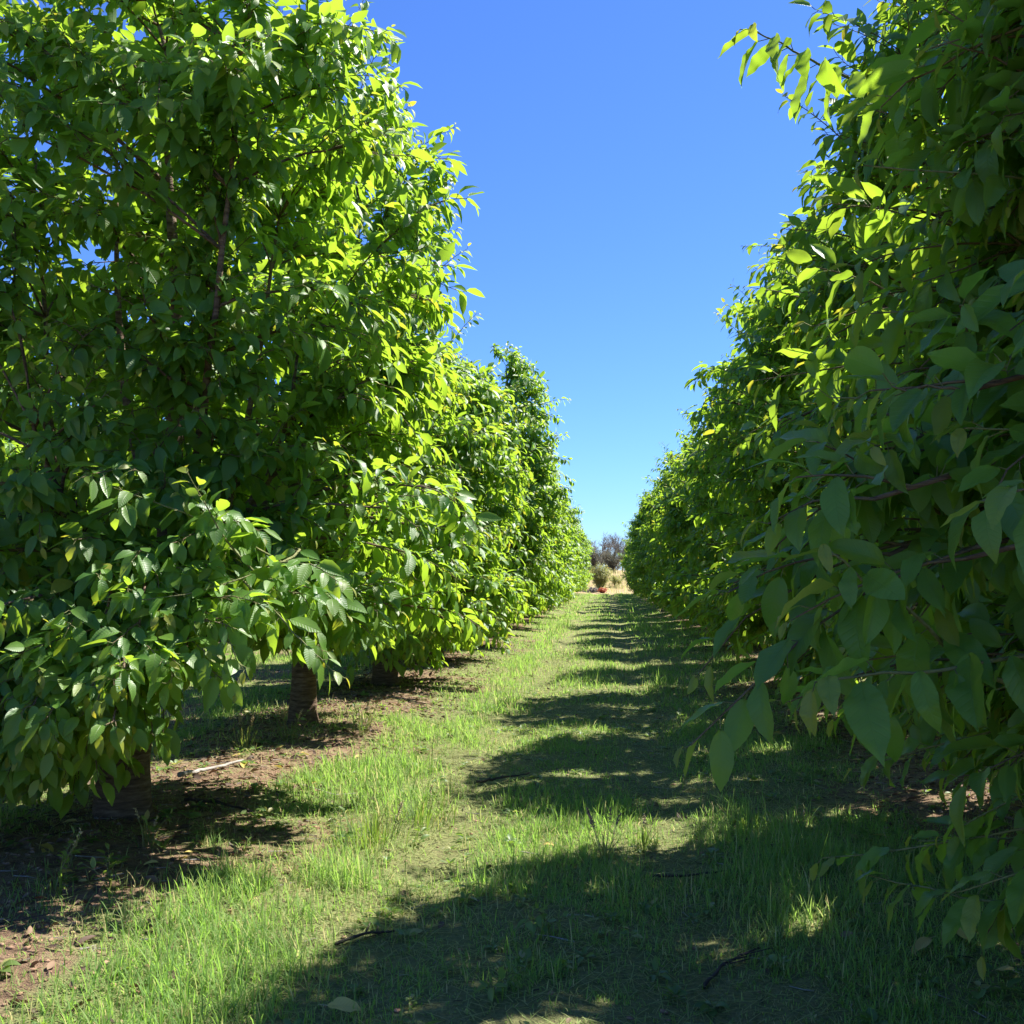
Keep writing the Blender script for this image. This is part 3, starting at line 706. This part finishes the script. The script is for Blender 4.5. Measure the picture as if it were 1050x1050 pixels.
shoot(L0, [(-2.0, 5.6, 1.55), (-1.7, 5.2, 1.62), (-1.45, 5.0, 1.60), (-1.25, 4.85, 1.5)], .007, 18, .14, 9, False, .7, (.3, .9), 3, .4, .1)
shoot(L0, [(-2.5, 5.6, 1.2), (-2.6, 5.0, 1.15), (-2.55, 4.6, 1.02), (-2.45, 4.4, .82)], .007, 20, .14, 10, False, .5, (.5, 1.1), 3, .4, .05)
shoot(L0, [(-2.8, 5.4, 1.1), (-2.9, 4.8, 1.05), (-2.95, 4.4, .95), (-2.95, 4.15, .82)], .007, 20, .14, 14, False, .5, (.5, 1.1), 3, .4, .05)

# ------------------------------------------------------------------ far end of the alley
def bare_tree(x, y, h, seed, label):
    rng = np.random.default_rng(seed)
    o = tag(empty('bare_tree', (x, y, float(gz(np.array([x]), np.array([y]))[0]))), label, 'tree', 'bare grey trees behind the far end of the alley')
    tb, cb = MB(), MB()
    def grow(mb, p, d, l, r, lev):
        n = 5; pts = [p]
        for i in range(n):
            d = nrm(d + rng.normal(0, .13, 3) + np.array([0, 0, .04])); pts.append(pts[-1] + d * l / n)
        tube(mb, pts, np.linspace(r, r * .55, n + 1), 5, 0, False)
        if lev == 0: return
        for k in range(5 if lev > 1 else 6):
            i = int(rng.integers(2, n + 1)); dd = nrm(d * .7 + rng.normal(0, .62, 3) + np.array([0, 0, .15]))
            grow(cb, np.array(pts[i]), dd, l * rng.uniform(.5, .75), r * .5, lev - 1)
    grow(tb, np.array([0, 0, -.05]), np.array([0, 0, 1.]), h * .42, h * .028, 4)
    link('trunk', tb.mesh('trunk', [M['bare']]), o); link('crown', cb.mesh('crown', [M['bare']]), o)
for k, (x, y, h) in enumerate([(-1.0, 120, 5.6), (.9, 117, 5.0), (2.6, 123, 5.8), (-3.4, 126, 6.0), (5.2, 119, 5.2), (-6.5, 122, 5.8), (8.5, 124, 5.5), (-10, 122, 5.8), (0, 125, 6.2), (1.8, 118, 4.4), (-2., 117, 4.6), (3.8, 116, 4.6)]):
    bare_tree(x, y, h, 90 + k, 'leafless grey tree standing behind the dry bank at the end of the alley')

def shrub(name, x, y, h, w, n, mat, label, cat, seed, size):
    rng = np.random.default_rng(seed)
    o = tag(empty(name, (x, y, float(gz(np.array([x]), np.array([y]))[0]))), label, cat)
    sb = MB(); LV = Leaves()
    for k in range(n):
        a = rng.uniform(0, 6.28); s = rng.uniform(.1, 1) ** .6
        e = np.array([math.cos(a) * w * s, math.sin(a) * w * s, h * (1 - .45 * s * s) * rng.uniform(.75, 1.05)])
        pts = bez(np.array([math.cos(a) * .05, math.sin(a) * .05, -.02]), e * np.array([.3, .3, .6]), e, 7)
        tube(sb, pts, np.linspace(.018, .004, 7) * h / 2, 4)
        shoot_leaves(LV, pts, 26, size, rng, .22, np.zeros(3), rng.uniform(.2, .8), young=0)
        for q in range(3):
            p = pts[int(rng.integers(2, 6))]; dr = nrm(rng.normal(0, 1, 3) + np.array([0, 0, .8]))
            shoot_leaves(LV, [p, p + dr * h * .1, p + dr * h * .2], 10, size, rng, .1, np.zeros(3), rng.uniform(.2, .8), young=0)
    link('stems', sb.mesh('stems', [M['twig']]), o); link('foliage', LV.build('foliage', [mat], petiole=False, rng=rng), o)
    return o
shrub('shrub', -.6, 92, 2.6, 1.25, 110, M['shrub'], 'yellow green shrub standing at the far end of the alley', 'shrub', 61, .13)
shrub('shrub', .9, 95, 1.2, .8, 30, M['shrub'], 'low pale yellow bush on the dry bank right of the taller yellow green shrub', 'shrub', 62, .11)
shrub('red_bush', -.35, 89, .5, .5, 34, M['red'], 'small orange red bush in front of the yellow green shrub', 'shrub', 63, .09)
shrub('grey_bush', -1.25, 90, .5, .6, 30, M['grey_leaf'], 'small grey bush left of the red one at the end of the alley', 'shrub', 64, .08)

for k, (x, y, h, w_) in enumerate([(-1.6, 113, 3.6, 1.7), (.6, 114, 3.0, 1.6), (2.6, 113, 3.4, 1.6), (-4.2, 114, 3.5, 1.8), (5.4, 114, 3.2, 1.7)]):
    o = shrub('scrub_bush', x, y, h, w_, 75, M['scrub'], 'dull grey brown scrub bush below the bare trees at the end of the alley', 'shrub', 70 + k, .12)
    o['group'] = 'scrub bushes at the far end of the alley'
# ------------------------------------------------------------------ small things on the ground
def gpt(x, y, dz=0.0): return np.array([x, y, float(gz(np.array([x]), np.array([y]))[0]) + dz])
def fallen_leaf(x, y, L, label, group, seed, dz=.02, tint=None, age=0.0):
    rng = np.random.default_rng(seed); LV = Leaves(); az = rng.uniform(-PI, PI)
    LV.put(np.zeros((1, 3)), np.array([[math.cos(az), math.sin(az), rng.normal(0, .12)]]), np.array([[0, 0, 1.]]) + rng.normal(0, .18, (1, 3)), L, L * rng.uniform(.45, .55), rng.uniform(.1, .6), rng.uniform(.1, .5),
           rng.uniform(0, 1) if tint is None else tint, age, np.array([[-.03 * math.cos(az), -.03 * math.sin(az), .003]]))
    o = link('fallen_leaf', LV.build('fallen_leaf', [M['yellow'], M['stalk']], hi=True, rng=rng)); o.location = gpt(x, y, dz)
    return tag(o, label, 'leaf', group)
fallen_leaf(-.99, 3.63, .13, 'largest yellow fallen leaf, lying in the wheel track at the photo\'s bottom edge', 'yellow fallen leaves', 1, .05, .6)
fallen_leaf(1.48, 4.64, .14, 'broad yellow fallen leaf on the shaded ground at lower right', 'yellow fallen leaves', 2, .07, .4)
fallen_leaf(1.34, 4.52, .13, 'curled olive yellow leaf lying just left of the broad one at lower right', 'yellow fallen leaves', 3, .06, .2, .4)
fallen_leaf(1.78, 4.72, .11, 'yellow leaf by the photo\'s right edge, right of the broad one', 'yellow fallen leaves', 4, .05, .6)
fallen_leaf(1.55, 4.2, .11, 'tan yellow leaf below the broad one near the right edge', 'yellow fallen leaves', 5, .05, .8, .3)
fr = np.random.default_rng(8)
for k in range(26):
    fallen_leaf(fr.uniform(1.6, 3.4), fr.uniform(5.4, 10.5), fr.uniform(.08, .13), 'small yellow leaf lying on dark soil under the right row', 'yellow leaves under the right row', 100 + k, .025)
for k in range(20):
    fallen_leaf(fr.uniform(-3.6, -2.1), fr.uniform(4.4, 9.3), fr.uniform(.07, .12), 'small yellow leaf lying on soil under the left row', 'yellow leaves under the left row', 200 + k, .025)

def stick(pts, r, label, mat='deadwood', name='fallen_twig', forks=2, seed=0, group=None):
    rng = np.random.default_rng(seed); mb = MB(); c = np.array(pts[0], float)
    o = link(name, None) if False else None
    P = np.array([gpt(x, y, dz) for x, y, dz in pts]); base = P[0].copy(); P = P - base
    x = np.linspace(0, len(P) - 1, 12); P = np.stack([np.interp(x, np.arange(len(P)), P[:, k]) for k in range(3)], 1) + rng.normal(0, r * .22, (12, 3))
    tube(mb, P, np.linspace(r, r * .5, 12) * rng.uniform(.85, 1.15, 12), 7)
    for f in range(forks):
        i = int(rng.integers(3, 10)); d = nrm(P[-1] - P[0]); s = np.array([-d[1], d[0], 0]) * rng.choice([-1, 1])
        q = P[i] + (d * .6 + s * .6 + np.array([0, 0, .12])) * rng.uniform(.06, .16) * np.linspace(0, 1, 5)[:, None]
        tube(mb, q, np.linspace(r * .5, r * .2, 5), 5)
    o = link(name, mb.mesh(name, [M[mat]])); o.location = base
    return tag(o, label, 'twig', group)
stick([(-1.14, 4.30, .01), (-1.05, 4.42, .03), (-.94, 4.52, .02)], .008, 'dark fallen twig lying across the left wheel track near the camera', seed=1)
stick([(.22, 5.46, .015), (.40, 5.48, .03), (.62, 5.55, .01)], .008, 'straight dark twig lying just below the sunlit patch of the right wheel track', seed=2, forks=1)
stick([(.36, 4.12, .01), (.46, 4.28, .03), (.62, 4.42, .02)], .008, 'thick dark forked twig lying in the right wheel track near the camera', seed=3, forks=3)
stick([(-.98, 7.72, .03), (-.83, 7.82, .04), (-.6, 7.95, .03)], .011, 'dark twig lying in the shaded left wheel track farther up the alley', seed=4)
stick([(-3.06, 7.2, .05), (-2.98, 7.5, .04), (-2.86, 7.95, .03)], .018, 'pale grey weathered stick lying on bare soil between the first two left trunks', 'greywood', 'weathered_stick', 0, 5)
stick([(-2.75, 6.55, .03), (-2.5, 6.5, .03), (-2.25, 6.42, .02)], .013, 'dark bark-covered twig lying on soil right of the nearest left trunk', seed=6)
stick([(-2.2, 7.3, .02), (-1.9, 7.1, .03), (-1.75, 7.3, .02)], .005, 'thin tan stalk curving over the soil edge beside the tall grass', 'greywood', 'dry_stalk', 0, 7)

def weed(name, x, y, h, n, label, cat, seed, seedheads=0, broad=0, petals=0, dryness=.1, spread=.08, group=None):
    rng = np.random.default_rng(seed)
    o = tag(empty(name, gpt(x, y, -.005)), label, cat, group)
    bm_ = MB(); az = rng.uniform(-PI, PI, n); rr_ = rng.uniform(0, spread, n)
    P = np.stack([np.cos(az) * rr_, np.sin(az) * rr_, 0 * az], 1)
    blades(bm_, P, h * rng.uniform(.35, .9, n), rng.uniform(.004, .008, n), az + rng.normal(0, .6, n), np.abs(rng.normal(.25, .25, n)), 3, rng.uniform(.3, 1, n), np.where(rng.random(n) < dryness * 2, rng.uniform(.4, 1, n), 0))
    link('blades', bm_.mesh('blades', [M['weed']]), o)
    for k in range(seedheads):
        mb = MB(); a = rng.uniform(-PI, PI); ll = h * rng.uniform(.8, 1.1); t = np.linspace(0, 1, 9)[:, None]
        pts = np.array([math.cos(a) * spread * .4, math.sin(a) * spread * .4, 0]) + np.array([math.cos(a) * .18, math.sin(a) * .18, 1]) * ll * t * np.array([1, 1, 1]) + np.array([math.cos(a), math.sin(a), 0]) * .12 * ll * t ** 2
        tube(mb, pts, np.linspace(.0022, .0012, 9), 5); s = link('stem', mb.mesh('stem', [M['stalk'] if dryness > .3 else M['green_twig']]), o)
        hb = MB(); m = 22
        for q in range(m):
            tt = .72 + .28 * q / m; p = np.array([np.interp(tt * 8, np.arange(9), pts[:, c]) for c in range(3)])
            e = p + nrm(rng.normal(0, 1, 3) + np.array([0, 0, 1.2])) * .014
            tube(hb, [p, (p + e) / 2, e], [.001, .0032, .0006], 4)
        link('seed_head', hb.mesh('seed_head', [M['seed'] if dryness > .3 else M['stalk']]), s)
    if broad:
        LV = Leaves()
        sm = MB()
        for k in range(max(3, broad // 7)):
            a = rng.uniform(-PI, PI); e = np.array([math.cos(a) * spread * 1.6, math.sin(a) * spread * 1.6, h * rng.uniform(.5, 1)])
            pts = bez(np.zeros(3), e * np.array([.2, .2, .6]), e, 6); tube(sm, pts, np.linspace(.003, .0015, 6), 5)
            shoot_leaves(LV, pts, 7, .055, rng, .2, np.zeros(3), .7, (.0, .5), 1)
        link('stems', sm.mesh('stems', [M['green_twig']]), o); link('leaves', LV.build('leaves', [M['weed'], M['green_twig']], rng=rng), o)
    for k in range(petals):
        LV = Leaves(); a = rng.uniform(-PI, PI); r_ = rng.uniform(0, spread); c = np.array([math.cos(a) * r_, math.sin(a) * r_, h * rng.uniform(.5, .9)])
        b = np.arange(5) * 1.2566; D = np.stack([np.cos(b), np.sin(b), np.full(5, .5)], 1)
        LV.put(np.repeat(c[None], 5, 0), D, np.array([0, 0, 1.]) + 0 * D, .011, .007, .6, .2, .5, 0, np.repeat((c * np.array([.7, .7, .3]))[None], 5, 0))
        link('flower', LV.build('flower', [M['petal'], M['green_twig']], rng=rng), o)
weed('weed', -.02, 5.78, .27, 34, 'tall weed with purplish dry seed heads at the edge of the sunlit patch mid-alley', 'weed', 1, 6, 0, 0, .5, .05)
weed('grass_clump', .2, 6.05, .24, 16, 'lone upright grass stems right of the purplish weed', 'weed', 2, 1, 0, 0, .0, .04)
weed('weed', -3.1, 8.6, .30, 40, 'pale green weed clump between the first two left trunks', 'weed', 3, 4, 0, 0, .25, .12)
weed('weed', -2.82, 8.95, .34, 26, 'seeding weed with tall thin stems just left of the slim second trunk', 'weed', 4, 6, 14, 0, .15, .10)
weed('weed', -2.55, 4.62, .26, 10, 'broad-leaved weed on dark soil at the photo\'s lower left edge', 'weed', 5, 1, 26, 0, .1, .07)
weed('weed', -2.35, 4.75, .20, 8, 'smaller broad-leaved weed right of the lower left one', 'weed', 6, 0, 24, 0, .1, .07)
weed('weed', -.27, 4.56, .16, 14, 'shaded leafy weed in the middle of the alley close to the camera', 'weed', 7, 0, 18, 0, .05, .14)
weed('weed', -.42, 3.8, .15, 12, 'small leafy weed at the bottom of the photo, mid alley', 'weed', 8, 0, 16, 0, .05, .08)
weed('weed', -2.3, 9.6, .36, 30, 'leafy weed growing right of the slim second trunk', 'weed', 9, 3, 40, 0, .15, .14)
weed('weed', -2.5, 5.5, .22, 16, 'spindly weed on the soil between the nearest trunk and the grass', 'weed', 10, 2, 8, 0, .2, .07)
weed('grass_clump', .85, 6.45, .22, 60, 'bright sunlit grass clump at the right end of the lit band', 'weed', 11, 0, 0, 0, .05, .14)
weed('grass_clump', -1.35, 5.9, .27, 130, 'tall dense bright grass clump left of the left wheel track', 'weed', 12, 2, 0, 0, .04, .26)
weed('grass_clump', -1.2, 6.5, .24, 110, 'dense bright grass clump just behind the tallest one left of the track', 'weed', 13, 1, 0, 0, .04, .24)
mb = MB(); tube(mb, [(0, 0, -.05), (.002, 0, .05), (.004, .002, .12), (.006, .002, .17)], [.005, .005, .0045, .002], 7)
o = link('stake', mb.mesh('stake', [M['stake']])); o.location = gpt(2.8, 10.25); tag(o, 'thin red stake in leaf litter beside the reddish right trunk', 'stake')

# ------------------------------------------------------------------ light, sky, camera
w = bpy.data.worlds.new('World'); SC.world = w; w.use_nodes = True
nt = w.node_tree; bg = nt.nodes['Background']
sky = nt.nodes.new('ShaderNodeTexSky'); sky.sky_type = 'NISHITA'; sky.sun_disc = False
sky.sun_elevation = rad(SUN_EL); sky.sun_rotation = rad(90 - SUN_AZ)
sky.air_density = 1.0; sky.dust_density = .1; sky.ozone_density = 2.5; sky.altitude = 200
tint_ = mixc(nt, 1.0, sky.outputs[0], (.51, .79, 1.38), 'MULTIPLY')
nt.links.new(tint_, bg.inputs['Color']); bg.inputs['Strength'].default_value = .056
sd = bpy.data.lights.new('sun', 'SUN'); sd.energy = 4.6; sd.angle = rad(.53); sd.color = (1, .95, .87)
so = bpy.data.objects.new('sun', sd); COL.objects.link(so)
a, e = rad(SUN_AZ), rad(SUN_EL)
dirv = Vector((math.cos(e) * math.cos(a), math.cos(e) * math.sin(a), math.sin(e)))
so.rotation_euler = dirv.to_track_quat('Z', 'Y').to_euler(); so.location = dirv * 50

cd = bpy.data.cameras.new('camera'); cam = bpy.data.objects.new('camera', cd); COL.objects.link(cam)
cd.sensor_width = 36; cd.lens = 36.0; cd.clip_start = .05; cd.clip_end = 4000
cam.location = (0, 0, 1.55); cam.rotation_euler = Euler((rad(90 + 3.527), 0, rad(5.278)), 'XYZ')
SC.camera = cam
SC.render.resolution_x = SC.render.resolution_y = 1024
vs = SC.view_settings; vs.view_transform = 'Standard'; vs.look = 'None'; vs.exposure = 1.55; vs.gamma = 1; vs.use_curve_mapping = False
cy = SC.cycles
cy.max_bounces = 8; cy.diffuse_bounces = 4; cy.glossy_bounces = 2; cy.transmission_bounces = 4; cy.transparent_max_bounces = 4
cy.caustics_reflective = False; cy.caustics_refractive = False; cy.sample_clamp_indirect = 6
cy.use_denoising = True
try: cy.denoiser = 'OPENIMAGEDENOISE'
except Exception: pass
